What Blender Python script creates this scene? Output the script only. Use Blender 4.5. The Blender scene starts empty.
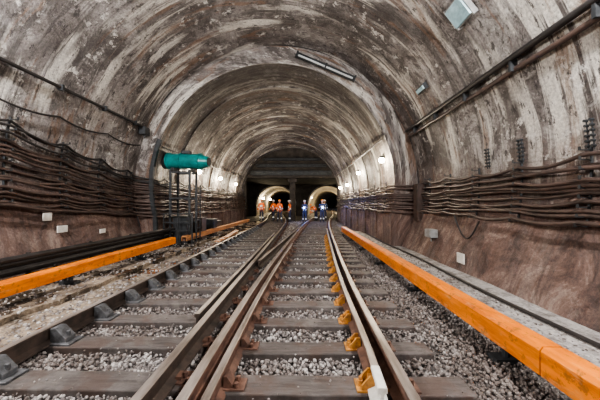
import bpy, bmesh, math, random
import numpy as np
from mathutils import Vector, Matrix
random.seed(7); rng=np.random.default_rng(7)
SC=bpy.context.scene
try:
    SC.view_settings.look='AgX - Medium High Contrast'
except Exception as ex: print(ex)
def link(o): SC.collection.objects.link(o); return o

# ---------------- materials ----------------
class NT:
    def __init__(s,name):
        s.m=bpy.data.materials.new(name); s.m.use_nodes=True; s.t=s.m.node_tree
        s.b=s.t.nodes['Principled BSDF']
    def n(s,ty,**k):
        x=s.t.nodes.new(ty)
        for a,v in k.items(): setattr(x,a,v)
        return x
    def set(s,inp,v):
        if isinstance(v,bpy.types.NodeSocket): s.t.links.new(v,inp)
        else:
            if inp.type=='RGBA' and len(v)==3: v=(*v,1)
            inp.default_value=v
    def coord(s,which='Object'): return s.n('ShaderNodeTexCoord').outputs[which]
    def geo(s,w): return s.n('ShaderNodeNewGeometry').outputs[w]
    def map(s,vec,scale=(1,1,1),loc=(0,0,0)):
        m=s.n('ShaderNodeMapping'); s.set(m.inputs['Vector'],vec); m.inputs['Scale'].default_value=scale; m.inputs['Location'].default_value=loc
        return m.outputs[0]
    def noise(s,vec,scale,detail=5,rough=.6,dist=0):
        m=s.n('ShaderNodeTexNoise'); s.set(m.inputs['Vector'],vec); m.inputs['Scale'].default_value=scale
        m.inputs['Detail'].default_value=detail; m.inputs['Roughness'].default_value=rough; m.inputs['Distortion'].default_value=dist
        return m.outputs['Fac']
    def ramp(s,fac,stops):
        m=s.n('ShaderNodeValToRGB'); s.set(m.inputs[0],fac); cr=m.color_ramp
        while len(cr.elements)<len(stops): cr.elements.new(.5)
        for e,(p,c) in zip(cr.elements,stops):
            e.position=p; e.color=(c,c,c,1) if not hasattr(c,'__len__') else (*c,1)
        return m.outputs[0]
    def mix(s,fac,a,b,bt='MIX'):
        m=s.n('ShaderNodeMix',data_type='RGBA',blend_type=bt)
        s.set(m.inputs[0],fac); s.set(m.inputs[6],a); s.set(m.inputs[7],b); return m.outputs[2]
    def math(s,op,a,b=0.,c=0.):
        m=s.n('ShaderNodeMath',operation=op); s.set(m.inputs[0],a); s.set(m.inputs[1],b); s.set(m.inputs[2],c); return m.outputs[0]
    def mul(s,*a):
        r=a[0]
        for b in a[1:]: r=s.math('MULTIPLY',r,b)
        return r
    def sep(s,v):
        m=s.n('ShaderNodeSeparateXYZ'); s.set(m.inputs[0],v); return m.outputs
    def comb(s,x,y,z=0.):
        m=s.n('ShaderNodeCombineXYZ'); s.set(m.inputs[0],x); s.set(m.inputs[1],y); s.set(m.inputs[2],z); return m.outputs[0]
    def bump(s,h,strength=.5,dist=.02):
        m=s.n('ShaderNodeBump'); s.set(m.inputs['Height'],h); m.inputs['Strength'].default_value=strength; m.inputs['Distance'].default_value=dist
        s.t.links.new(m.outputs[0],s.b.inputs['Normal'])
    def out(s,col,rough=.8,metal=0.):
        s.set(s.b.inputs['Base Color'],col); s.set(s.b.inputs['Roughness'],rough); s.set(s.b.inputs['Metallic'],metal); return s.m

def simple(name,c1,c2=None,scale=8,rough=.7,metal=0.,bump=.15,stretch=(1,1,1)):
    t=NT(name); v=t.map(t.coord(),stretch)
    f=t.noise(v,scale,6,.65)
    c2=c2 or tuple(x*.55 for x in c1)
    col=t.ramp(f,[(.35,c2),(.62,c1)])
    t.bump(t.noise(v,scale*5,3),bump,.01)
    return t.out(col,rough,metal)
def emit(name,c,s):
    t=NT(name); t.b.inputs['Base Color'].default_value=(*c,1); t.b.inputs['Emission Color'].default_value=(*c,1); t.b.inputs['Emission Strength'].default_value=s
    return t.m

def vault_mat(name,far=False):
    t=NT(name); uv=t.coord('UV'); su=t.sep(uv); S,Y=su[0],su[1]
    z=t.sep(t.coord())[2]
    big=t.noise(uv,.42,12,.76,.7)
    blot=t.noise(t.map(uv,(1,1,1),(11,5,0)),1.25,12,.80,.6)
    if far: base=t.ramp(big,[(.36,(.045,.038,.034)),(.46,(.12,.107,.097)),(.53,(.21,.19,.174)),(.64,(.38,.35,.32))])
    else:   base=t.ramp(big,[(.36,(.06,.052,.048)),(.45,(.145,.128,.12)),(.53,(.245,.222,.21)),(.63,(.42,.395,.375))])
    pn=t.n('ShaderNodeTexWhiteNoise',noise_dimensions='2D')
    t.set(pn.inputs['Vector'],t.comb(t.math('FLOOR',t.math('DIVIDE',S,1.75)),t.math('FLOOR',t.math('DIVIDE',Y,1.0 if far else 3.1))))
    col=t.mix(.4,base,t.mix(1.,base,t.ramp(pn.outputs['Value'],[(0,.6),(1,1.35)]),'MULTIPLY'))
    col=t.mix(t.mul(t.ramp(blot,[(.495,0.),(.535,1.)]),.70),col,(.06,.049,.044))
    lite=t.noise(t.map(uv,(1,1,1),(41,25,0)),.9,12,.80,.8)
    col=t.mix(t.mul(t.ramp(lite,[(.54,0.),(.59,1.)]),.5),col,(.52,.50,.47))
    st2=t.noise(t.map(uv,(.22,5.5,1),(7,3,0)),1.0,8,.66,.4)
    z2=t.ramp(t.noise(t.map(uv,(.3,.7,1),(13,1,0)),1.,4),[(.43,0.),(.54,1.)])
    col=t.mix(t.mul(t.ramp(st2,[(.50,0.),(.57,1.)]),z2,.75),col,(.048,.039,.035))
    zone=t.ramp(t.noise(t.map(uv,(.22,.85,1),(3,9,0)),1.,4),[(.50,0.),(.57,1.)])
    st3=t.noise(t.map(uv,(.28,4.,1),(17,9,0)),1.0,9,.68,.5)
    col=t.mix(t.mul(t.ramp(st3,[(.47,0.),(.53,1.)]),zone,.9),col,(.68,.65,.59))
    rust=t.noise(t.map(uv,(.35,2.,1),(3,19,0)),1.1,8,.68,.6)
    col=t.mix(t.mul(t.ramp(rust,[(.55,0.),(.61,1.)]),.65),col,(.20,.11,.065))
    sp=t.noise(t.map(uv,(1,1,1),(21,15,0)),3.6,8,.72)
    spz=t.ramp(t.noise(uv,.9,3),[(.46,0.),(.56,1.)])
    col=t.mix(t.mul(t.ramp(sp,[(.565,0.),(.59,1.)]),spz,.9),col,(.66,.64,.60))
    dk=t.noise(t.map(uv,(.6,1.6,1),(31,5,0)),5,8,.75)
    col=t.mix(t.mul(t.ramp(dk,[(.565,0.),(.595,1.)]),.88),col,(.03,.025,.023))
    gr=t.noise(uv,22,5,.75)
    col=t.mix(.6,col,t.mix(1.,col,t.ramp(gr,[(.3,.2),(.7,1.8)]),'MULTIPLY'))
    edge=t.math('ADD',z,t.math('MULTIPLY',t.math('SUBTRACT',big,.5),2.2))
    low=t.ramp(t.math('DIVIDE',edge,3.),[(.40,1.),(.85,0.)])
    brown=t.ramp(blot,[(.40,(.055,.03,.024)),(.475,(.125,.070,.055)),(.54,(.20,.122,.098)),(.60,(.33,.245,.205))])
    lowst=t.noise(t.map(uv,(.5,3.5,1),(5,33,0)),1.,9,.72,.5)
    brown=t.mix(t.mul(t.ramp(lowst,[(.52,0.),(.60,1.)]),.55),brown,(.045,.028,.023))
    brown=t.mix(.5,brown,t.mix(1.,brown,t.ramp(gr,[(.3,.3),(.7,1.7)]),'MULTIPLY'))
    col=t.mix(t.mul(low,.88),col,brown)
    per=1.0 if far else 3.1
    def line(x,per,w):
        f=t.math('FRACT',t.math('DIVIDE',x,per)); return t.math('LESS_THAN',f,w/per)
    Yw=t.math('ADD',Y,t.math('MULTIPLY',blot,.12))
    jl=t.math('MAXIMUM',t.math('MULTIPLY',line(Yw,per,.03),.8 if far else .5),t.math('MULTIPLY',line(t.math('ADD',S,t.math('MULTIPLY',blot,.06)),1.75,.018),.4))
    col=t.mix(t.mul(jl,.6),col,(.05,.04,.035))
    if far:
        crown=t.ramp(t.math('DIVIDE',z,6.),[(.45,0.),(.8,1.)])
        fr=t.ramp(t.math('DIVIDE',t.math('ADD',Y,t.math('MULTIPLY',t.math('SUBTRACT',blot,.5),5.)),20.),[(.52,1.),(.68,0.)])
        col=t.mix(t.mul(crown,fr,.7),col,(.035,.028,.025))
    h=t.math('ADD',t.math('ADD',t.math('MULTIPLY',blot,1.),t.math('MULTIPLY',gr,.25)),t.math('MULTIPLY',jl,-.2))
    t.bump(h,1.,.11)
    return t.out(col,t.ramp(st2,[(.4,.8),(.6,.4)]))

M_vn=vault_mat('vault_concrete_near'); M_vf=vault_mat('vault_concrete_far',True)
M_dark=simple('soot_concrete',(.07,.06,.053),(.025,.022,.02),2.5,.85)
M_bore=simple('bore_concrete',(.50,.45,.37),(.25,.22,.18),1.5,.7)
def ground_mat(name,c1,c2,wet=False,sc=2.):
    t=NT(name); v=t.coord(); a=t.noise(v,sc,9,.75,.4); b=t.noise(v,25,5,.7)
    col=t.ramp(a,[(.40,c2),(.55,c1)])
    col=t.mix(.6,col,t.mix(1.,col,t.ramp(b,[(.3,.3),(.7,1.8)]),'MULTIPLY'))
    sp=t.ramp(t.noise(v,11,5,.65),[(.58,0.),(.62,1.)])
    col=t.mix(t.mul(sp,.5),col,(.50,.47,.42))
    w=t.noise(v,.9,4)
    if wet: col=t.mix(t.ramp(w,[(.46,0.),(.50,.85)]),col,(.035,.027,.02))
    t.bump(t.mix(t.ramp(w,[(.47,0.),(.50,1. if wet else 0.)]),b,(.5,.5,.5)),.6,.03)
    r=t.ramp(w,[(.46,.9),(.50,.03 if wet else .6)])
    return t.out(col,r)
M_mud=ground_mat('trackside_mud',(.27,.215,.16),(.08,.06,.045),True)
M_floor=ground_mat('gravel_bed',(.16,.145,.14),(.06,.052,.048),False,9)
M_walk=ground_mat('walkway_concrete',(.36,.345,.335),(.12,.108,.10))
def sleeper_mat():
    t=NT('sleeper_wood'); v=t.coord(); r=t.geo('Random Per Island')
    a=t.noise(t.map(v,(1,7,1)),4,7,.7); b=t.noise(v,2.2,8,.75)
    col=t.ramp(a,[(.35,(.042,.035,.032)),(.62,(.11,.096,.092))])
    col=t.mix(t.ramp(b,[(.50,0.),(.60,.6)]),col,(.17,.152,.143))
    col=t.mix(t.mul(t.ramp(t.noise(v,3.7,5),[(.5,0.),(.6,1.)]),.6),col,(.075,.045,.034))
    col=t.mix(.7,col,t.mix(1.,col,t.ramp(r,[(0,.65),(1,1.3)]),'MULTIPLY'))
    t.bump(a,.5,.02); return t.out(col,.7)
M_sleep=sleeper_mat()
M_railside=simple('rail_rust',(.19,.105,.075),(.07,.04,.032),9,.6,.1)
M_railside2=simple('rail_dark',(.08,.058,.048),(.03,.025,.022),9,.55,.2)
M_head=simple('rail_head_steel',(.42,.37,.34),(.15,.12,.10),6,.42,.6,.05,(1,.15,1))
M_chair=simple('cast_iron_chair',(.14,.145,.155),(.05,.05,.053),12,.45,.3)
M_ychair=simple('ochre_chair',(.60,.29,.06),(.23,.10,.035),12,.6,.1)
def orange_mat(name,c1,c2):
    t=NT(name); v=t.coord(); f=t.noise(t.map(v,(1.5,.6,4)),3,6,.65)
    col=t.ramp(f,[(.35,c2),(.6,c1)])
    d=t.noise(v,9,7,.7); col=t.mix(t.mul(t.ramp(d,[(.56,0.),(.63,1.)]),.65),col,(.16,.08,.035))
    g=t.noise(t.map(v,(6,1.5,6)),2,6,.7); col=t.mix(t.mul(t.ramp(g,[(.56,0.),(.66,1.)]),.3),col,(.85,.55,.30))
    t.bump(d,.2,.01); return t.out(col,.35)
M_orange=orange_mat('orange_cover',(.88,.25,.01),(.56,.135,.008))
M_tan=orange_mat('tan_cover',(.58,.27,.11),(.34,.15,.07))
M_cable=simple('cable_sheath',(.085,.056,.047),(.032,.023,.02),4,.45)
M_cabled=simple('cable_sheath_black',(.028,.025,.025),(.013,.012,.012),4,.45)
M_steel=simple('painted_steel_dark',(.045,.05,.055),(.018,.02,.022),4,.5,.3)
M_teal=simple('teal_paint',(.01,.25,.24),(.006,.13,.13),3,.3)
M_white=simple('white_paint',(.78,.77,.73),(.6,.58,.53),8,.6)
M_grey=simple('grey_box_paint',(.33,.34,.34),(.2,.2,.2),5,.5,.2)
M_bluebox=simple('blue_glass',(.35,.55,.62),(.2,.33,.38),5,.3)
M_tube=simple('unlit_tube_glass',(.55,.58,.58),(.4,.42,.42),5,.3)
M_skin=simple('skin',(.55,.33,.24),(.48,.28,.2),8,.6,0,0)
M_vest=simple('hi_vis_orange',(.95,.20,.03),(.8,.14,.02),8,.7,0,0)
M_trous=simple('navy_trousers',(.03,.04,.08),(.02,.025,.05),8,.8,0,0)
M_boot=simple('boot_leather',(.02,.018,.016),None,8,.6,0,0)
M_hair=simple('dark_hair',(.03,.02,.015),None,20,.8,0,0)
M_refl=emit('reflective_tape_glow',(.75,.78,.75),.15)  # faint emission put into the strips to stand for reflected light
M_helm=simple('helmet_orange',(.9,.3,.04),(.8,.25,.03),8,.4,0,0)
M_helmw=simple('helmet_white',(.8,.8,.78),(.7,.7,.7),8,.4,0,0)
M_bulb=emit('bulb_warm',(1,.84,.58),110.)
M_blue=emit('torch_blue',(.1,.25,1),40.)

def stone_mat():
    t=NT('ballast_stone'); r=t.geo('Random Per Island')
    col=t.ramp(r,[(0,(.07,.06,.058)),(.3,(.18,.163,.158)),(.7,(.32,.30,.292)),(1,(.60,.58,.56))])
    col=t.mix(.4,col,t.mix(1.,col,t.ramp(t.noise(t.coord(),60,3),[(.3,.5),(.7,1.4)]),'MULTIPLY'))
    patch=t.ramp(t.noise(t.coord(),1.3,6,.7),[(.46,1.),(.54,0.)])
    col=t.mix(t.mul(patch,.55),col,(.10,.073,.062))
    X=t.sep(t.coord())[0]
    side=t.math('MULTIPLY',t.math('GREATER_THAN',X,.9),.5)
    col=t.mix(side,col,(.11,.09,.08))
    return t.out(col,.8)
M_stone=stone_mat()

# ---------------- mesh builder ----------------
class MB:
    def __init__(s): s.v=[];s.f=[];s.m=[]
    def add(s,vs,fs,mi=0):
        o=len(s.v); s.v+= [tuple(v) for v in vs]
        for f in fs: s.f.append([o+i for i in f]); s.m.append(mi)
    def box(s,c,d,mi=0,taper=1.,rot=None):
        x,y,z=[a/2 for a in d]; vs=[]
        for sz in(-1,1):
            k=taper if sz>0 else 1
            for sx,sy in((-1,-1),(1,-1),(1,1),(-1,1)): vs.append(Vector((sx*x*k,sy*y*k,sz*z)))
        if rot is not None: vs=[rot@v for v in vs]
        c=Vector(c); s.add([v+c for v in vs],[(0,3,2,1),(4,5,6,7),(0,1,5,4),(1,2,6,5),(2,3,7,6),(3,0,4,7)],mi)
    def cyl(s,a,b,r,mi=0,n=12,r2=None):
        a=Vector(a);b=Vector(b);d=(b-a).normalized(); u=d.orthogonal().normalized(); w=d.cross(u); r2=r if r2 is None else r2
        vs=[a+(u*math.cos(t)+w*math.sin(t))*r for t in [2*math.pi*i/n for i in range(n)]]
        vs+=[b+(u*math.cos(t)+w*math.sin(t))*r2 for t in [2*math.pi*i/n for i in range(n)]]
        s.add(vs,[(i,(i+1)%n,n+(i+1)%n,n+i) for i in range(n)]+[tuple(range(n))[::-1],tuple(range(n,2*n))],mi)
    def sph(s,c,r,mi=0,n=10,k=7,zmin=-1):
        vs=[];fs=[];c=Vector(c); rr=r if hasattr(r,'__len__') else (r,r,r)
        a0=math.asin(max(-1,zmin))
        for j in range(k+1):
            a=a0+(math.pi/2-a0)*j/k
            for i in range(n):
                t=2*math.pi*i/n; vs.append(c+Vector((rr[0]*math.cos(a)*math.cos(t),rr[1]*math.cos(a)*math.sin(t),rr[2]*math.sin(a))))
        for j in range(k):
            for i in range(n): fs.append((j*n+i,j*n+(i+1)%n,(j+1)*n+(i+1)%n,(j+1)*n+i))
        s.add(vs,fs,mi)
    def sweep(s,prof,path,mats=None,caps=True):
        n=len(prof); P=[Vector(p) for p in path]; vs=[]
        for i,p in enumerate(P):
            d=(P[min(i+1,len(P)-1)]-P[max(i-1,0)]); d.z=0; d.normalize(); r=Vector((d.y,-d.x,0))
            vs+=[p+r*a+Vector((0,0,b)) for a,b in prof]
        o=len(s.v); s.v+=[tuple(v) for v in vs]
        for i in range(len(P)-1):
            for j in range(n):
                k=(j+1)%n; s.f.append([o+i*n+j,o+i*n+k,o+(i+1)*n+k,o+(i+1)*n+j]); s.m.append(mats[j] if mats else 0)
        if caps:
            s.f.append([o+j for j in range(n)]); s.m.append(mats[-1] if mats else 0)
            s.f.append([o+(len(P)-1)*n+j for j in range(n)][::-1]); s.m.append(mats[-1] if mats else 0)
    def obj(s,name,mats,parent=None,smooth=False,bevel=0):
        me=bpy.data.meshes.new(name); me.from_pydata(s.v,[],s.f); 
        for m in mats: me.materials.append(m)
        me.polygons.foreach_set('material_index',s.m)
        if smooth: me.polygons.foreach_set('use_smooth',[True]*len(s.f))
        bm=bmesh.new(); bm.from_mesh(me); bmesh.ops.recalc_face_normals(bm,faces=bm.faces); bm.to_mesh(me); bm.free()
        o=link(bpy.data.objects.new(name,me))
        if bevel:
            b=o.modifiers.new('bevel','BEVEL'); b.width=bevel; b.segments=2; b.limit_method='ANGLE'
        if parent: o.parent=parent
        return o

def grid_obj(name,rows,uvs,mat,smooth=True):
    n=len(rows[0]); vs=[p for r in rows for p in r]; fs=[]
    for i in range(len(rows)-1):
        for j in range(n-1): fs.append((i*n+j,i*n+j+1,(i+1)*n+j+1,(i+1)*n+j))
    me=bpy.data.meshes.new(name); me.from_pydata(vs,[],fs); me.materials.append(mat)
    ul=me.uv_layers.new(name='UVMap'); fu=[u for r in uvs for u in r]
    for l in me.loops: ul.data[l.index].uv=fu[l.vertex_index]
    me.polygons.foreach_set('use_smooth',[smooth]*len(fs))
    return link(bpy.data.objects.new(name,me))

# ---------------- vault ----------------
FZ=-.27
def profile(cx,cz,R,lb,rb,zb):
    a0=math.asin((.95-cz)/R)
    pts=[(lb,zb)]
    xl=cx-R*math.cos(a0); xr=cx+R*math.cos(a0)
    for k in range(1,4): pts.append((lb+(xl-lb)*k/4,zb+(.95-zb)*k/4))
    N=64
    for i in range(N+1):
        a=(math.pi-a0)+(2*a0-math.pi)*i/N
        pts.append((cx+R*math.cos(a),cz+R*math.sin(a)))
    for k in range(1,4): pts.append((xr+(rb-xr)*k/4,.95+(zb-.95)*k/4))
    pts.append((rb,zb)); return pts
Y1=9.2; Y2=23.5; Y3=33.
PN=profile(-.95,1.9,4.9,-5.45,3.35,FZ); PF=profile(-1.05,1.99,4.2,-5.05,3.0,FZ)
def arc(P):
    s=[0]
    for a,b in zip(P,P[1:]): s.append(s[-1]+math.hypot(b[0]-a[0],b[1]-a[1]))
    return s
SN=arc(PN); SF=arc(PF)
def tube(name,P,S,y0,y1,n,mat,wob=.02):
    rows=[];uv=[]
    for i in range(n+1):
        y=y0+(y1-y0)*i/n
        rows.append([(x+wob*math.sin(y*2.1+s*1.3)*math.cos(s*2.7),y,z+wob*math.sin(y*1.7+s)) for (x,z),s in zip(P,S)])
        uv.append([(s,y) for s in S])
    return grid_obj(name,rows,uv,mat)
tube('wall_vault_near',PN,SN,-8,Y1,40,M_vn,.03)
rows=[];uv=[]
nr=int((Y2-Y1)/1.0)
for i in range(nr+1):
    ya=Y1+i*(Y2-Y1)/(nr+1); yb=Y1+(i+1)*(Y2-Y1)/(nr+1)
    k=.045 if i%2 else -.0
    for y in (ya+.001,yb-.001):
        rows.append([(-1.05+(x+1.05)*(1+k/4.2),y,1.99+(z-1.99)*(1+k/4.2) if z>.9 else z) for x,z in PF]); uv.append([(s,y) for s in SF])
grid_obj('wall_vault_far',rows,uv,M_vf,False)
grid_obj('wall_step_ring',[[(x*1.0,Y1,z) for x,z in PN],[(x,Y1+.002,z) for x,z in PF]],[[(s,0) for s in SN],[(s,.7) for s in SF]],M_vn,False)
mb=MB()
for a,b in zip(PF[:-3],PF[1:-3]):
    if a[0]<-3.2 and a[1]<3.5: mb.box(((a[0]+b[0])/2+.0,Y1-.03,(a[1]+b[1])/2),(.13,.10,math.hypot(a[0]-b[0],a[1]-b[1])*1.04),rot=Matrix.Rotation(math.atan2(b[0]-a[0],b[1]-a[1]),3,'Y'))
mb.obj('trim_arch_edge',[M_steel])
mb=MB(); mb.add([(x,-8,z) for x,z in PN],[list(range(len(PN)))]); mb.obj('wall_back',[M_dark])
mb=MB(); mb.add([(-7,-8,FZ-.01),(6.5,-8,FZ-.01),(6.5,75,FZ-.01),(-7,75,FZ-.01)],[(0,1,2,3)]); mb.obj('floor',[M_floor])
def strip_wall(name,y,xs,lo,hi,mat,depth=.4):
    mb=MB()
    for a,b in zip(xs,xs[1:]):
        la,lb,ha,hb=lo(a,1),lo(b,-1),hi(a),hi(b)
        if ha-la<1e-3 and hb-lb<1e-3: continue
        mb.add([(a,y,la),(b,y,lb),(b,y,hb),(a,y,ha),(a,y+depth,la),(b,y+depth,lb)],[(0,1,2,3),(0,4,5,1)])
    return mb.obj(name,[mat])
CZ=3.55
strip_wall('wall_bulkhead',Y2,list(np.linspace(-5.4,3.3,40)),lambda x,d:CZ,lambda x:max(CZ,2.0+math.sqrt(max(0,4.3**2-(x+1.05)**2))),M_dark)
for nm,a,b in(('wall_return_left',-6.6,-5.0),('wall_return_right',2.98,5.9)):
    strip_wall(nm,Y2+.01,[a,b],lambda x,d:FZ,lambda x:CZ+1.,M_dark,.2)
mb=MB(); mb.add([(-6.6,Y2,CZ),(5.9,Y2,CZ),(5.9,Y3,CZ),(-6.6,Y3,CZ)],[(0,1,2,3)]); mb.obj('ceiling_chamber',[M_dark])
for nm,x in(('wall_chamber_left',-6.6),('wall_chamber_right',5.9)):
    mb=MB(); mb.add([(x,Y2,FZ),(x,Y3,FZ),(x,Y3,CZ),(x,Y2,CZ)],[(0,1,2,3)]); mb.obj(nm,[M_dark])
for z,h in((3.95,.35),(4.6,.22),(5.15,.16)):
    w=math.sqrt(4.1**2-(z+.1-2)**2)
    mb=MB(); 
    mb.box((-1.05,Y2-.18,z+h/2),(2*w,.3,.04)); mb.box((-1.05,Y2-.18,z-h/2),(2*w,.3,.04)); mb.box((-1.05,Y2-.18,z),(2*w,.04,h))
    for k in range(9): mb.box((-1.05-w+w*2*(k+.5)/9,Y2-.18,z),(.03,.28,h))
    mb.obj('steel_beam',[M_steel])
mb=MB(); mb.box((-.95,Y2+.5,(CZ+FZ)/2),(.5,.5,CZ-FZ)); mb.box((-.95,Y2+.5,CZ-.2),(.8,.8,.3)); mb.obj('concrete_column',[M_dark],bevel=.03)
BC=(-3.35,3.0); BR=2.45; BZ=1.05
def lo(x,d):
    z=FZ
    for c in BC:
        dx=abs(x-c)
        if dx<BR-1e-4 or (abs(dx-BR)<1e-3 and (x-c)*d<0): z=BZ+math.sqrt(max(0,BR*BR-dx*dx))
    return z
xs=sorted(set([-6.6,5.9]+[round(c+BR*math.cos(math.pi*i/24),5) for c in BC for i in range(25)]))
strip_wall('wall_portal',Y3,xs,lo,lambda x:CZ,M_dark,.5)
for nm,c,dr in(('wall_bore_left',BC[0],-.01),('wall_bore_right',BC[1],.06)):
    rows=[];uv=[]
    for i in range(31):
        y=Y3+42*i/30; ox=dr*(y-Y3)+ (0.002 if dr>0 else -.001)*(y-Y3)**2
        P=[(c+BR,FZ)]+[(c+BR*math.cos(math.pi*k/24),BZ+BR*math.sin(math.pi*k/24)) for k in range(25)]+[(c-BR,FZ)]
        rows.append([(x+ox,y,z) for x,z in P]); uv.append([(k*.3,y) for k in range(len(P))])
    grid_obj(nm,rows,uv,M_bore)
    mb=MB()
    for k in range(24):
        a=math.pi*k/24;b=math.pi*(k+1)/24
        mb.cyl((c+BR*math.cos(a),Y3-.04,BZ+BR*math.sin(a)),(c+BR*math.cos(b),Y3-.04,BZ+BR*math.sin(b)),.09,0,6)
    mb.obj('trim_portal',[M_walk])
mb=MB(); mb.add([(-8,75,FZ),(14,75,FZ),(14,75,5),(-8,75,5)],[(0,1,2,3)]); mb.obj('wall_end',[M_dark])

# ---------------- tracks ----------------
def spl(keys):
    ks=np.array(keys); ys=np.arange(-4,60,.1); v=np.interp(ys,ks[:,0],ks[:,1])
    k=np.ones(31)/31; vp=np.pad(v,15,mode='edge'); v=np.convolve(vp,k,'valid')
    return lambda y: float(np.interp(y,ys,v))
cR=spl([(-4,-.04),(3,-.03),(5,.03),(7.5,.18),(11,.40),(16,.76),(19,1.05),(23,1.5),(28,2.25),(33,2.9),(45,4.0),(60,6.0)])
cL=spl([(-4,-1.91),(14,-1.92),(19,-1.99),(23,-2.25),(28,-2.85),(33,-3.3),(45,-3.45),(60,-3.7)])
G=.76+.036
half=[(.036,-.035),(.012,-.047),(.01,-.14),(.07,-.165),(.072,-.18)]
prof=[(-.036,-.006),(-.028,0),(.028,0),(.036,-.006)]+half+[(-a,b) for a,b in half[::-1]]
rm=[1,1,1]+[0]*(len(prof)-3)
def rail(name,c,off,y0,y1,side,ends=None,sc=1.,dz=0.):
    ys=list(np.arange(y0,y1,.5))+[y1]
    path=[(c(y)+off+(ends(y) if ends else 0),y,dz) for y in ys]
    mb=MB(); mb.sweep([(a*sc,b) for a,b in prof],path,rm); return mb.obj(name,[side,M_head])
rail('running_rail',cR,-G,-3,60,M_railside,sc=1.15); rail('running_rail',cR,G,-3,60,M_railside,sc=1.1)
rail('running_rail',cL,-G-.04,-3,60,M_railside2,sc=1.1); rail('running_rail',cL,G-.02,-3,60,M_railside2,sc=1.1)
fl=lambda y: -.06*max(0,(2.6-y))
rail('guard_rail',cR,G-.155,1.95,14,M_railside,ends=fl,sc=.9)
rail('guard_rail',cR,-G+.15,-3,9,M_railside,sc=.9,dz=-.02)
rail('guard_rail',cL,G-.155,3.2,12,M_railside2,sc=.9)
def crossrail(name,a,b,y0,y1,mat):
    mb=MB(); n=14
    mb.sweep(prof,[(a+(b-a)*k/n,y0+(y1-y0)*k/n,-.004) for k in range(n+1)],rm); return mb.obj(name,[mat,M_head])
crossrail('crossing_rail',cL(6)+G+.09,cR(15)-G-.1,6.2,15,M_railside2)
mb=MB(); mb.sweep([(a*.95,b+.004) for a,b in prof],[(cR(y)+G-.155+fl(y),y,0) for y in(1.93,2.08,2.2)],[0]*len(prof)); mb.obj('guard_rail_end_cap',[M_white])
mbS=MB(); ysl=np.arange(1.02,60,.6)
for y in ysl:
    j=lambda a:random.uniform(-a,a)
    a0,a1=cR(y)-.98,cR(y)+1.38+j(.06)
    if y>14: a0,a1=cR(y)-1.3,cR(y)+1.3
    mbS.box(((a0+a1)/2,y+j(.02),-.235),(a1-a0,.24+j(.015),.11),0,rot=Matrix.Rotation(j(.015),3,'Z'))
    b0,b1=cL(y)-1.12,cL(y)+.88+j(.03)
    if y>22: b0,b1=cL(y)-1.3,cL(y)+1.3
    mbS.box(((b0+b1)/2,y+.08+j(.02),-.237),(b1-b0,.24+j(.015),.11),0,rot=Matrix.Rotation(j(.02),3,'Z'))
mbS.obj('railway_sleepers',[M_sleep],bevel=.012)
mc=MB(); my=MB(); mk=MB()
def wedge(mb,x,y,s,w,l,h,mi=0,z=-.18):
    mb.add([(x,y-w/2,z),(x+s*l,y-w/2,z),(x+s*l,y-w/2,z+h*.35),(x+s*l*.35,y-w/2,z+h),(x,y-w/2,z+h),
            (x,y+w/2,z),(x+s*l,y+w/2,z),(x+s*l,y+w/2,z+h*.35),(x+s*l*.35,y+w/2,z+h),(x,y+w/2,z+h)],
           [(0,1,2,3,4),(9,8,7,6,5),(0,5,6,1),(1,6,7,2),(2,7,8,3),(3,8,9,4),(4,9,5,0)],mi)
for y in ysl:
    if y>26: break
    yl=y+.08
    x=cL(yl)-G-.04
    if y<16:
        wedge(mc,x+.045,yl,1,.13,.17,.165); mc.box((x+.1,yl,-.175),(.36,.2,.025)); mc.cyl((x+.19,yl,-.12),(x+.19,yl,-.06),.022,0,6)
        wedge(mc,x-.045,yl,-1,.1,.12,.12)
    x=cR(y)+G-.155
    if y<12:
        my.box((x-.04,y,-.178),(.28,.16,.022)); wedge(my,x-.03,y-.05,-1,.022,.11,.12); wedge(my,x-.03,y+.05,-1,.022,.11,.12)
        my.box((x-.05,y,-.12),(.05,.12,.05)); my.cyl((x-.14,y,-.17),(x-.14,y,-.125),.024,0,6); my.cyl((x-.14,y,-.125),(x-.14,y,-.1),.014,0,6)
    for cc,o,yy in((cR,-G,y),(cR,G,y),(cL,G-.02,yl),):
        X=cc(yy)+o; mk.box((X,yy,-.178),(.34,.17,.02))
        for s in(-1,1):
            mk.box((X+s*.085,yy,-.155),(.05,.09,.03)); mk.cyl((X+s*.125,yy,-.17),(X+s*.125,yy,-.12),.02,0,6)
    X=cR(y)-G+.15
    if y<9:
        mk.box((X+.1,y,-.178),(.2,.15,.02)); wedge(mk,X+.03,y,1,.10,.07,.10)
        for t in(-.04,.04): mk.cyl((X+.13,y+t,-.17),(X+.13,y+t,-.13),.02,0,6)
mc.obj('cast_iron_rail_braces',[M_chair],bevel=.006); my.obj('guard_rail_chairs',[M_ychair]); mk.obj('rail_base_plates',[M_railside])

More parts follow.
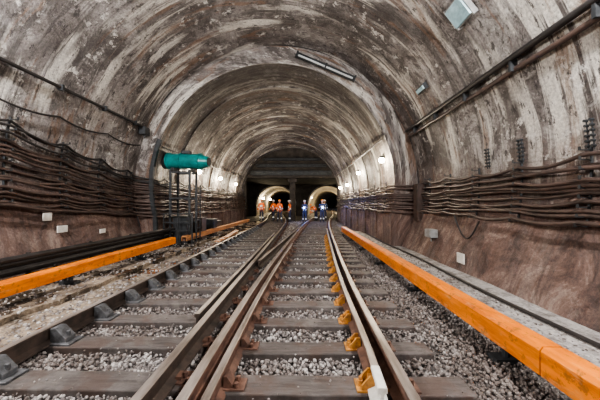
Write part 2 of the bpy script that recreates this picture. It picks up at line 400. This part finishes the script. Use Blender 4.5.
# ---------------- ballast ----------------
ico=bmesh.new(); bmesh.ops.create_icosphere(ico,subdivisions=1,radius=1); iv=np.array([v.co[:] for v in ico.verts]); ico.verts.index_update(); iff=np.array([[v.index for v in f.verts] for f in ico.faces]); ico.free()
def ballast(name,N,xr,yr,size,zb=-.255,zt=-.225,accept=None,mat=None):
    x=rng.uniform(xr[0],xr[1],N); u=rng.uniform(0,1,N); y=yr[0]*(yr[1]/yr[0])**u
    keep=accept(x,y) if accept is not None else np.ones(N,bool)
    x=x[keep];y=y[keep];N=len(x)
    sz=size*rng.uniform(.45,1.3,N)*(1+ y/14)
    sc=sz[:,None,None]*rng.uniform(.6,1.15,(N,1,3))
    V=iv[None]*(1+rng.uniform(-.28,.28,(N,12,1)))*sc
    a=rng.uniform(0,6.28,N); b=rng.uniform(0,6.28,N)
    ca,sa,cb,sb=np.cos(a),np.sin(a),np.cos(b),np.sin(b)
    X=V[...,0]*ca[:,None]-V[...,1]*sa[:,None]; Y=V[...,0]*sa[:,None]+V[...,1]*ca[:,None]; Z=V[...,2]
    Y2_=Y*cb[:,None]-Z*sb[:,None]; Z2=Y*sb[:,None]+Z*cb[:,None]
    W=np.stack([X+x[:,None],Y2_+y[:,None],Z2+rng.uniform(zb,zt,N)[:,None]],-1).reshape(-1,3)
    F=(iff[None]+ (np.arange(N)*12)[:,None,None]).reshape(-1,3)
    me=bpy.data.meshes.new(name); me.vertices.add(len(W)); me.vertices.foreach_set('co',W.ravel().astype(np.float32))
    me.loops.add(F.size); me.loops.foreach_set('vertex_index',F.ravel().astype(np.int32))
    me.polygons.add(len(F)); me.polygons.foreach_set('loop_start',np.arange(0,F.size,3,dtype=np.int32))
    me.update(calc_edges=True); me.validate(); me.materials.append(mat or M_stone)
    return link(bpy.data.objects.new(name,me))
def acc(x,y):
    cr=np.array([cR(t) for t in y]); cl=np.array([cL(t) for t in y])
    fr=np.abs(((y-1.02+.3)%.6)-.3)>.13
    fl_=np.abs(((y-1.10+.3)%.6)-.3)>.13
    inR=(x>cr-.98)&(x<cr+1.4); inL=(x>cl-1.1)&(x<cl+.88)
    ok=np.where(inR,fr,np.where(inL,fl_,rng.uniform(0,1,len(x))<.8))
    return ok&(x<np.minimum(cr+2.3,2.6))
ballast('track_ballast',64000,(-2.95,2.35),(1.4,23),.0165,-.27,-.222,acc)
ballast('loose_stones',500,(-2.4,1.3),(1.6,9),.009,-.18,-.178)

# ---------------- side ground ----------------
def slab(name,pts,zt,mat,zb=-.4):
    mb=MB(); n=len(pts); mb.add([(x,y,zt) for x,y in pts]+[(x,y,zb) for x,y in pts],[list(range(n))]+[(i,(i+1)%n,n+(i+1)%n,n+i) for i in range(n)])
    return mb.obj(name,[mat])
ed=[(-3.02+random.uniform(-.05,.05),y) for y in np.arange(-8,23,.35)]
slab('floor_trackside_mud',[(-5.6,-8)]+ed+[(-5.6,23)],-.215,M_mud)
ed=[(-3.75+random.uniform(-.08,.08),y) for y in np.arange(-8,22,.4)]
slab('floor_ledge',[(-5.6,-8)]+ed+[(-5.6,22)],-.14,M_mud)
ed=[(2.24+random.uniform(-.05,.05),y) for y in np.arange(9,-8,-.3)]
slab('floor_walkway',[(3.5,-8),(3.5,9),(3.1,14),(2.4,14)]+ed,-.15,M_walk)
ballast('loose_stones',1500,(-4.9,-3.8),(1.8,14),.016,-.145,-.135)
ballast('loose_stones',1300,(-3.7,-3.0),(1.8,14),.018,-.22,-.21)
ballast('loose_stones',1100,(2.3,3.1),(1.8,12),.014,-.155,-.145)

# ---------------- third-rail covers ----------------
def cover(name,x0,x1,y0,y1,z,w,h,mat,side,g,segs=4.2):
    e=link(bpy.data.objects.new(name,None))
    y=y0; n=0
    X=lambda t:x0+(x1-x0)*(t-y0)/(y1-y0)
    while y<y1-.1:
        ye=min(y+segs,y1); mb=MB(); n+=1
        pr=[(-w/2,-h/2),(-w/2,h*.36),(-w*.38,h/2),(w*.38,h/2),(w/2,h*.36),(w/2,-h/2),(w/2-.02,-h/2),(w/2-.02,h*.25),(-w/2+.02,h*.25),(-w/2+.02,-h/2)]
        mb.sweep(pr,[(X(y),y,z),(X((y+ye)/2),(y+ye)/2,z-.006),(X(ye-.012),ye-.012,z)])
        mb.obj(f'cover_section_{n}',[mat],parent=e)
        y=ye
    mb=MB()
    for t in np.arange(y0+.5,y1,2.1):
        xx=X(t)
        mb.box((xx+side*(w/2+.02),t,(z+g)/2),(.03,.07,z-g+.04)); mb.box((xx+side*.02,t,g+.03),(w+.1,.14,.05)); mb.cyl((xx,t,g+.03),(xx,t,z-h*.3),.035,0,10)
    mb.obj('brackets',[M_steel],parent=e)
    mb=MB(); mb.sweep([(-.035,-.04),(-.035,.03),(.035,.03),(.035,-.04)],[(x0,y0,z-h*.25),(x1,y1,z-h*.25)]); mb.obj('contact_rail',[M_railside],parent=e)
    return e
cover('third_rail_cover',2.03,2.0,-2,13.2,.05,.21,.23,M_orange,1,-.25)
cover('third_rail_cover',-4.22,-4.2,-2,8.6,.13,.18,.2,M_orange,-1,-.14)
cover('third_rail_cover',-4.12,-3.9,9.2,19,.1,.18,.18,M_tan,-1,-.14)
mb=MB()
for x,z,r in((-4.75,.42,.055),(-4.95,.30,.065),(-5.1,.14,.075),(-4.9,.02,.05)):
    mb.cyl((x,-3,z),(x,8.1,z-.02),r,0,10); mb.cyl((x,8.1,z-.02),(x+.4,14,z-.03),r,0,10)
for y in np.arange(.5,9,1.5):
    mb.box((-4.95,y,.0),(.5,.05,.05)); mb.box((-5.2,y,.1),(.05,.05,.6)); mb.box((-4.68,y,-.0),(.04,.05,.36))
mb.obj('trackside_pipes',[M_cabled])

# ---------------- cables ----------------
def cable_curve(name,paths,r,mat):
    cu=bpy.data.curves.new(name,'CURVE'); cu.dimensions='3D'; cu.bevel_depth=r; cu.bevel_resolution=2
    for P in paths:
        sp=cu.splines.new('POLY'); sp.points.add(len(P)-1)
        for p,q in zip(sp.points,P): p.co=(*q,1)
    cu.materials.append(mat); return link(bpy.data.objects.new(name,cu))
def wallx(side,z,y):
    if y<Y1-.25: cx,cz,R,lb,rb=-.95,1.9,4.9,-5.45,3.35
    elif y<Y1+.05:
        t=(y-Y1+.25)/.3; a=wallx(side,z,Y1-.3); b=wallx(side,z,Y1+.2); return a+(b-a)*t
    else: cx,cz,R,lb,rb=-1.05,1.99,4.2,-5.05,3.0
    if z>.95: w=math.sqrt(max(.01,R*R-(z-cz)**2)); return cx+side*w
    w=math.sqrt(R*R-(.95-cz)**2); e=cx+side*w; b=rb if side>0 else lb
    return b+(e-b)*(z-FZ)/(.95-FZ)
def bundle(name,side,specs,y0,y1,r,mat,pitch=1.2,sag=.04,ph=0.):
    paths=[]
    for sp in specs:
        zf=sp if callable(sp) else (lambda y,s=sp:s); s_=sag*random.uniform(.2,1.9); off=random.uniform(.06,.18); p2=random.uniform(0,6)
        P=[]
        for y in np.arange(y0,y1,.15):
            f=((y-ph)/pitch)%1; z=zf(y)-s_*4*f*(1-f)+.025*math.sin(y*1.3+p2)+.012*math.sin(y*3.7+p2*2)
            P.append((wallx(side,z,y)-side*off,y,z))
        paths.append(P)
    return cable_curve(name,paths,r,mat)
def lin(z0,z1,y0=5.1,y1=9.6): return lambda y: z0+(z1-z0)*np.clip((y-y0)/(y1-y0),-.6,1.)
L=[lin(2.55,1.95),lin(2.47,1.9),lin(2.3,1.78),lin(2.22,1.70),lin(2.12,1.62),lin(1.95,1.5),lin(1.88,1.44),lin(1.76,1.34),lin(1.64,1.24),lin(1.56,1.14),lin(1.48,1.02),lin(1.38,.92),lin(1.3,.84)]
bundle('wall_cable_bundle',-1,L,-2,23.3,.032,M_cable,1.2,.05,.3)
bundle('wall_cable_bundle',-1,[lin(2.7,2.0),lin(2.8,2.05),lin(2.95,2.25)],-2,23.3,.026,M_cabled,1.2,.10,.3)
Rz=[1.98,1.86,1.79,1.66,1.59,1.52,1.44,1.33,1.25,1.17,1.08]
bundle('wall_cable_bundle',1,Rz,-2,23.3,.031,M_cable,1.15,.04,.2)
def upline(name,side,z,r,mat,y1=9.1,off=.09,sag=0.):
    P=[(wallx(side,z,0)-side*off,y,z-sag*4*((y/1.5)%1)*(1-(y/1.5)%1)) for y in np.arange(-3,y1,.15)]
    return cable_curve(name,[P],r,mat)
upline('wall_conduit',1,3.76,.055,M_cabled); upline('wall_conduit',1,3.58,.045,M_cable,sag=.02)
upline('wall_conduit',-1,3.88,.038,M_cabled); upline('wall_cable',-1,3.3,.022,M_cabled,sag=.1)
for s,z in((1,3.67),(-1,3.88)):
    mb=MB()
    for y in np.arange(.6,9,1.3):
        X=wallx(s,z,0); mb.box((X-s*.09,y,z),(.12,.05,.26 if s>0 else .12))
    mb.obj('conduit_clips',[M_steel])
cable_curve('wall_conduit',[[(wallx(1,3.55,12)-.1,y,3.55) for y in np.arange(9.3,23,.5)]],.035,M_cabled)
cable_curve('wall_conduit',[[(wallx(-1,3.3,12)+.1,y,3.3) for y in np.arange(9.3,23,.5)]],.03,M_cabled)
for side,y0,y1,zlo,zhi,st in((-1,.3,9,1.1,2.9,1.2),(1,.2,9,1.0,2.1,1.15),(-1,10,23,.8,2.1,1.6),(1,10,23,.95,2.1,1.6)):
    for y in np.arange(y0,y1,st):
        lo_,hi_=zlo,zhi
        if side<0 and y<9: k=float(np.clip((y-5.1)/4.5,-.6,1)); lo_=1.35-.5*k; hi_=3.0-.8*k
        mb=MB(); zs=np.linspace(lo_,hi_,8)
        for a,b in zip(zs,zs[1:]):
            mb.cyl((wallx(side,a,y)-side*.04,y,a),(wallx(side,b,y)-side*.04,y,b),.02,0,6)
        for z in np.linspace(lo_+.03,hi_-.03,9):
            X=wallx(side,z,y); mb.box((X-side*.12,y,z-.02),(.16,.03,.012)); mb.box((X-side*.2,y,z),(.012,.03,.05))
        mb.obj('cable_bracket',[M_steel])
for y in (3.6,4.75,5.6):
    mb=MB()
    for dx in (0,.07):
        for z in np.arange(2.1,2.45,.07):
            X=wallx(1,z,y); mb.cyl((X-.04,y+dx,z),(X-.09,y+dx,z),.02,0,8)
        mb.cyl((wallx(1,2.08,y)-.05,y+dx,2.05),(wallx(1,2.5,y)-.05,y+dx,2.47),.01,0,6)
    mb.obj('cable_clamp_rack',[M_steel])
cable_curve('ground_cable',[[(3.0+.04*math.sin(y*1.1),y,-.115) for y in np.arange(-2,13,.2)]],.025,M_cabled)
cable_curve('drop_cable',[[(3.6,6.4-.9*t,1.05-1.0*math.sin(t*math.pi)*.45-.1*t) for t in np.linspace(0,1,20)]],.018,M_cabled)

# ---------------- wall boxes ----------------
def wallbox(name,side,y,z,d,mat,door=True):
    X=wallx(side,z,y)-side*.04; e=MB(); e.box((X-side*d[0]/2,y,z),d,0)
    if door:
        e.box((X-side*(d[0]+.006),y,z),(.012,d[1]*.86,d[2]*.86),1)
        e.cyl((X-side*(d[0]+.0),y-d[1]*.3,z),(X-side*(d[0]+.03),y-d[1]*.3,z),.012,0,8)
        e.cyl((X-side*d[0]/2,y,z-d[2]/2),(X-side*d[0]/2,y,z-d[2]/2-.12),.02,0,8)
    return e.obj(name,[mat,mat],bevel=.006)
wallbox('junction_box',1,7.4,.5,(.2,.35,.22),M_grey)
wallbox('wall_notice_plate',1,5.9,.12,(.03,.26,.22),M_white,False)
wallbox('wall_notice_plate',-1,5.9,1.02,(.03,.2,.18),M_white,False)
wallbox('wall_notice_plate',-1,6.2,.72,(.03,.26,.16),M_white,False)
wallbox('wall_notice_plate',-1,7.4,.55,(.03,.2,.12),M_white,False)
wallbox('electrical_cabinet',1,8.7,1.35,(.22,.35,1.2),M_cable)
wallbox('junction_box',-1,8.9,3.75,(.2,.3,.25),M_steel)
def ceil_fit(name,ang,y,L_,mat,rotz=0,w=.16,R=4.9,cx=-.95,cz=1.9,wide=.6):
    e=MB(); rm_=Matrix.Rotation(math.radians(90-ang),3,'Y')@Matrix.Rotation(rotz,3,'Z')
    c=Vector((cx+(R-.1)*math.cos(math.radians(ang)),y,cz+(R-.1)*math.sin(math.radians(ang))))
    e.box(c,(w,L_,.07),0,rot=rm_); 
    e.box(c+rm_@Vector((0,0,-.05)),(w*wide,L_*.92,.05),1,rot=rm_,taper=1.1)
    for s in(-1,1): e.box(c+rm_@Vector((0,s*L_*.5,0)),(w*1.1,.03,.1),0,rot=rm_)
    return e.obj(name,[mat,M_bluebox])
ceil_fit('ceiling_access_panel',37.5,4.85,.45,M_grey,0,.42,wide=.85)
ceil_fit('ceiling_lamp_fitting',31,7.1,.4,M_steel,0,.15)
# long unlit tube fitting on the step face
A=Vector((-.2,9.06,6.40)); B=Vector((1.75,9.06,5.55)); d=(B-A); L_=d.length; R_=Matrix.Rotation(math.atan2(-d.z,d.x),3,'Y'); C_=(A+B)/2
mb=MB(); mb.box(C_,(L_,.1,.16),0,rot=R_); mb.box(C_+Vector((0,-.06,0))+R_@Vector((0,0,-.03)),(L_*.94,.05,.05),1,rot=R_)
for k in(-.5,0,.5): mb.box(C_+R_@Vector((L_*k,-.02,0)),(.05,.14,.2),0,rot=R_)
mb.obj('fluorescent_lamp_fitting',[M_steel,M_tube])

# ---------------- ventilator & platform on left ----------------
e=link(bpy.data.objects.new('ventilation_fan',None))
cx_,cy_,cz_=-4.3,9.8,2.87
mb=MB(); ax=Vector((1,-.12,-.04)).normalized()
def at(t): return Vector((cx_,cy_,cz_))+ax*t
mb.cyl(at(-.7),at(.55),.27,0,28); mb.cyl(at(.55),at(.86),.27,0,28,.18)
for t in(-.7,-.2,.53): mb.cyl(at(t),at(t+.04),.31,0,28)
mb.obj('housing',[M_teal],parent=e)
mb=MB(); mb.cyl(at(.85),at(.88),.15,0,20); mb.cyl(at(-.85),at(-.7),.3,0,24,.27)
mb.box(at(0)+Vector((0,0,.33)),(.3,.2,.1)); mb.obj('end_grilles',[M_steel],parent=e)
mb=MB()
for x in(-4.8,-4.1):
    for y in(9.6,10.2): mb.box((x,y,1.18),(.07,.07,2.68))
    mb.box((x,9.9,2.5),(.08,.7,.08)); mb.box((x,9.9,2.58),(.1,.3,.12))
for z in(.6,1.5,2.45):
    mb.box((-4.45,9.6,z),(.75,.05,.06)); mb.box((-4.45,10.2,z),(.75,.05,.06))
# hand-rail platform in front
for x in(-4.9,-4.4,-3.9): mb.box((x,9.35,.42),(.04,.04,1.1))
for z in(.35,.65,.95): mb.box((-4.4,9.35,z),(1.04,.03,.04))
for k in range(7): mb.box((-3.9,9.9,.1+k*.3),(.04,.35,.03))
for y in(9.72,10.08): mb.box((-3.9,y,.95),(.04,.03,2.1))
mb.obj('support_frame',[M_steel],parent=e)
for x,y,w,h,m in((-4.45,9.85,.5,.95,M_steel),(-4.3,10.9,.5,.85,M_cable),(-4.3,12.3,.5,.7,M_steel)):
    mb=MB(); mb.box((x,y,-.14+h/2),(w,.5,h)); mb.box((x,y-.26,-.14+h/2),(w*.85,.02,h*.85)); mb.cyl((x+w*.3,y-.27,.2),(x+w*.3,y-.31,.2),.02); mb.box((x,y,-.14+h+.02),(w*1.08,.56,.04))
    mb.obj('equipment_cabinet',[m],bevel=.01)
mb=MB()
for k in range(3): mb.box((-3.40+k*.02,12+k*.3,-.19+k*.04),(.2,3.,.04),rot=Matrix.Rotation(.05*k,3,'Z'))
mb.obj('timber_planks',[M_tan])

# ---------------- lamps ----------------
def bulkhead_or_fill_lamp(side,y,z,power,col=(1,.84,.6),x=None,rad=.10):
    X=wallx(side,z,y) if x is None else x
    e=link(bpy.data.objects.new('tunnel_or_fill_lamp',None))
    mb=MB(); mb.cyl((X,y,z+.02),(X-side*.12,y,z+.02),.05,0,10); mb.cyl((X-side*.12,y,z+.12),(X-side*.12,y,z+.02),.05,0,12,.11); mb.obj('lamp_holder',[M_steel],parent=e)
    mb=MB(); mb.sph((X-side*.12,y,z-.05),rad,0,12,8); mb.obj('bulb',[M_bulb],parent=e)
    l=bpy.data.lights.new('lamp_light','POINT'); l.energy=power; l.color=col; l.shadow_soft_size=.09
    o=link(bpy.data.objects.new('lamp_light',l)); o.location=(X-side*.35,y,z-.12); o.parent=e
    return e
W=(1,.87,.68)
for s,y,z,p in((-1,12.9,2.9,160),(-1,16.2,2.88,200),(1,14.0,2.96,190),(1,18.,2.6,140),(1,21.5,2.6,90),(1,9.9,2.97,190),(-1,20.,2.8,120)): bulkhead_or_fill_lamp(s,y,z,p,W)
for x,y,z,p,c_ in((-5.5,36,2.0,200,-3.35),(5.7,36,2.2,300,3.2),(1.0,39,2.2,200,3.2),(6.3,46,2.2,400,3.2),(-5.7,45,2.,250,-3.35)):
    bulkhead_or_fill_lamp(1 if x>c_ else -1,y,z,p,(1,.82,.52),x=x,rad=.16)
NC=(1,.97,.955)
for s,y,z,p in((-1,2.6,4.6,1050),(1,1.6,4.6,850),(-1,-2.5,4.5,700),(1,-2.5,4.5,750),(-1,.2,3.2,250)):  # unseen fill lamps, added out of frame to brighten the near vault
    bulkhead_or_fill_lamp(s,y,z,p,NC)
w=bpy.data.worlds.new('World'); SC.world=w; w.use_nodes=True; w.node_tree.nodes['Background'].inputs[0].default_value=(.5,.5,.55,1); w.node_tree.nodes['Background'].inputs[1].default_value=.05

# ---------------- people ----------------
def person(x,y,face,pose='stand',helm=M_helm,top=M_vest,z0=-.21,torch=None,s=1.):
    e=link(bpy.data.objects.new('track_worker',None))
    J={'pel':(0,0,.95),'sp':(0,.01,1.15),'ch':(0,.0,1.36),'nk':(0,0,1.5),'hd':(0,.01,1.58),
       'shL':(-.17,0,1.43),'elL':(-.24,.0,1.16),'wrL':(-.22,.12,.93),'shR':(.17,0,1.43),'elR':(.24,0,1.16),'wrR':(.23,.1,.92),
       'hiL':(-.09,0,.9),'knL':(-.11,.02,.5),'anL':(-.12,-.02,.09),'toL':(-.13,.16,.045),'hiR':(.09,0,.9),'knR':(.11,.02,.5),'anR':(.12,-.02,.09),'toR':(.13,.16,.045)}
    if pose=='walk': J.update(knL=(-.1,.16,.52),anL=(-.1,.24,.1),toL=(-.1,.42,.06),knR=(.1,-.02,.5),anR=(.1,-.27,.13),toR=(.1,-.12,.05),wrL=(-.24,-.12,.95),wrR=(.22,.28,.98),elR=(.24,.06,1.16))
    if pose=='bend': J.update(sp=(0,.14,1.1),ch=(0,.32,1.2),nk=(0,.45,1.24),hd=(0,.52,1.27),shL=(-.17,.36,1.2),elL=(-.2,.42,.93),wrL=(-.12,.52,.72),shR=(.17,.36,1.2),elR=(.2,.42,.93),wrR=(.12,.52,.7))
    if pose=='hold': J.update(elL=(-.23,.08,1.18),wrL=(-.1,.32,1.2),elR=(.23,.08,1.18),wrR=(.1,.32,1.2))
    Rr={'pel':.15,'sp':.14,'ch':.165,'nk':.06,'hd':.06,'shL':.075,'elL':.055,'wrL':.038,'shR':.075,'elR':.055,'wrR':.038,'hiL':.1,'knL':.07,'anL':.05,'toL':.045,'hiR':.1,'knR':.07,'anR':.05,'toR':.045}
    E=[('pel','sp'),('sp','ch'),('ch','nk'),('nk','hd'),('ch','shL'),('shL','elL'),('elL','wrL'),('ch','shR'),('shR','elR'),('elR','wrR'),('pel','hiL'),('hiL','knL'),('knL','anL'),('anL','toL'),('pel','hiR'),('hiR','knR'),('knR','anR'),('anR','toR')]
    names=list(J); me=bpy.data.meshes.new('body'); me.from_pydata([J[k] for k in names],[(names.index(a),names.index(b)) for a,b in E],[])
    o=link(bpy.data.objects.new('body',me)); sk=o.modifiers.new('s','SKIN'); sd=o.modifiers.new('d','SUBSURF'); sd.levels=1
    for i,k in enumerate(names): r=Rr[k]; me.skin_vertices[0].data[i].radius=(r,r*.8 if k in('pel','sp','ch') else r)
    me.skin_vertices[0].data[0].use_root=True
    dg=bpy.context.evaluated_depsgraph_get(); m2=bpy.data.meshes.new_from_object(o.evaluated_get(dg)); o.modifiers.clear(); o.data=m2
    for m in(top,M_trous,M_boot,M_skin,M_refl): m2.materials.append(m)
    m2.polygons.foreach_set('use_smooth',[True]*len(m2.polygons))
    segm={'pel-hiL':1,'hiL-knL':1,'knL-anL':1,'anL-toL':2,'pel-hiR':1,'hiR-knR':1,'knR-anR':1,'anR-toR':2,'nk-hd':3}
    for p in m2.polygons:
        c=p.center; best=None
        for a,b in E:
            A=Vector(J[a]);B=Vector(J[b]);t=max(0,min(1,(c-A).dot(B-A)/(B-A).length_squared)); d=(c-A-(B-A)*t).length-.8*Rr[a]*(1-t)-.8*Rr[b]*t
            if best is None or d<best[0]: best=(d,a+'-'+b,t)
        mi=segm.get(best[1],0)
        if best[1] in('pel-sp','sp-ch') and .35<best[2]<.6: mi=4
        if 'el' in best[1] and 'wr' in best[1] and best[2]<.3: mi=4
        if 'kn' in best[1] and 'an' in best[1] and .3<best[2]<.5: mi=4
        p.material_index=mi
    o.parent=e
    h=Vector(J['hd'])+(Vector((0,.06,.06)) if pose=='bend' else Vector((0,.01,.1)))
    mb=MB(); mb.sph(h,(.078,.098,.12),0,16,10); mb.cyl(h+Vector((0,.09,.015)),h+Vector((0,.118,-.02)),.01,0,8,.018)
    for sx in(-1,1): mb.sph(h+Vector((sx*.03,.088,.012)),.012,1,8,6); mb.sph(h+Vector((sx*.08,0,-.005)),(.012,.02,.032),0,8,6)
    mb.box(h+Vector((0,.092,-.055)),(.045,.01,.01),2); mb.sph(h+Vector((0,-.02,.01)),(.084,.095,.115),1,14,8,zmin=-.3)
    mb.obj('head',[M_skin,M_hair,M_vest],parent=e,smooth=True)
    mb=MB(); mb.sph(h+Vector((0,-.005,.035)),(.105,.13,.115),0,18,8,zmin=0); mb.cyl(h+Vector((0,.015,.03)),h+Vector((0,.015,.042)),.135,0,20,.11)
    mb.sph(h+Vector((0,.13,.075)),.022,1,8,6); mb.obj('helmet',[helm,M_refl],parent=e,smooth=True)
    for k in('L','R'):
        wv=Vector(J['wr'+k]); d=(wv-Vector(J['el'+k])).normalized(); sd_=Vector((1,0,0)) if k=='L' else Vector((-1,0,0))
        mb=MB(); mb.sph(wv+d*.05,(.028,.04,.045),0,10,6)
        n_=d.cross(sd_).normalized()
        for f in range(4):
            b_=wv+d*.08+n_*(.022*(f-1.5)); ln=(.065,.075,.07,.055)[f]; m_=b_+d*ln*.55+sd_*.006; mb.cyl(b_,m_,.009,0,6,.008); mb.cyl(m_,m_+d*ln*.4+sd_*.022,.008,0,6,.007)
        tb=wv+d*.035+n_*.035; mb.cyl(tb,tb+d*.03+n_*.025,.011,0,6,.009); mb.cyl(tb+d*.03+n_*.025,tb+d*.06+n_*.025+sd_*.01,.009,0,6,.008)
        mb.obj('hand_'+k,[M_skin],parent=e,smooth=True)
    if torch:
        wv=Vector(J['wrR']); mb=MB(); mb.cyl(wv+Vector((0,.03,0)),wv+Vector((0,.16,0)),.03,0,12); mb.cyl(wv+Vector((0,.16,0)),wv+Vector((0,.2,0)),.045,0,12,.05); mb.cyl(wv+Vector((0,.2,0)),wv+Vector((0,.215,0)),.05,1,12); mb.sph(wv+Vector((0,.215,0)),.07,1,10,6)
        mb.obj('torch',[M_steel,M_blue],parent=e)
        l=bpy.data.lights.new('torch_light','POINT'); l.energy=40; l.color=(.15,.3,1); l.shadow_soft_size=.05
        lo2=link(bpy.data.objects.new('torch_light',l)); lo2.location=wv+Vector((0,.32,0)); lo2.parent=e
    e.location=(x,y,z0); e.rotation_euler=(0,0,math.radians(face)); e.scale=(s,s,s)
    return e
M_navy=simple('navy_jacket',(.03,.05,.12),(.02,.03,.07),8,.8,0,0)
person(-3.35,21.5,170,'stand',M_helm,z0=-.16); person(-2.5,22.6,150,'walk',M_helmw)
person(-1.85,21.0,200,'walk',M_helm); person(-1.1,21.9,110,'stand',M_helmw,z0=-.25)
person(-3.75,24.0,30,'bend',M_helm,z0=-.25)
person(.12,21.2,185,'hold',M_helmw,M_navy,z0=-.25,torch=True); person(1.1,22.4,120,'bend',M_helm,M_vest)
person(1.5,21.0,190,'hold',M_helm,M_navy,torch=True); person(1.85,23.0,170,'stand',M_helmw,M_navy)

# ---------------- camera ----------------
cd=bpy.data.cameras.new('Camera'); cam=link(bpy.data.objects.new('Camera',cd)); SC.camera=cam
cd.lens=16; cd.sensor_width=36; cd.clip_start=.05
cam.location=(0,0,1.33); cam.rotation_euler=(math.radians(90)+math.atan(3/267),0,math.atan(3/267))
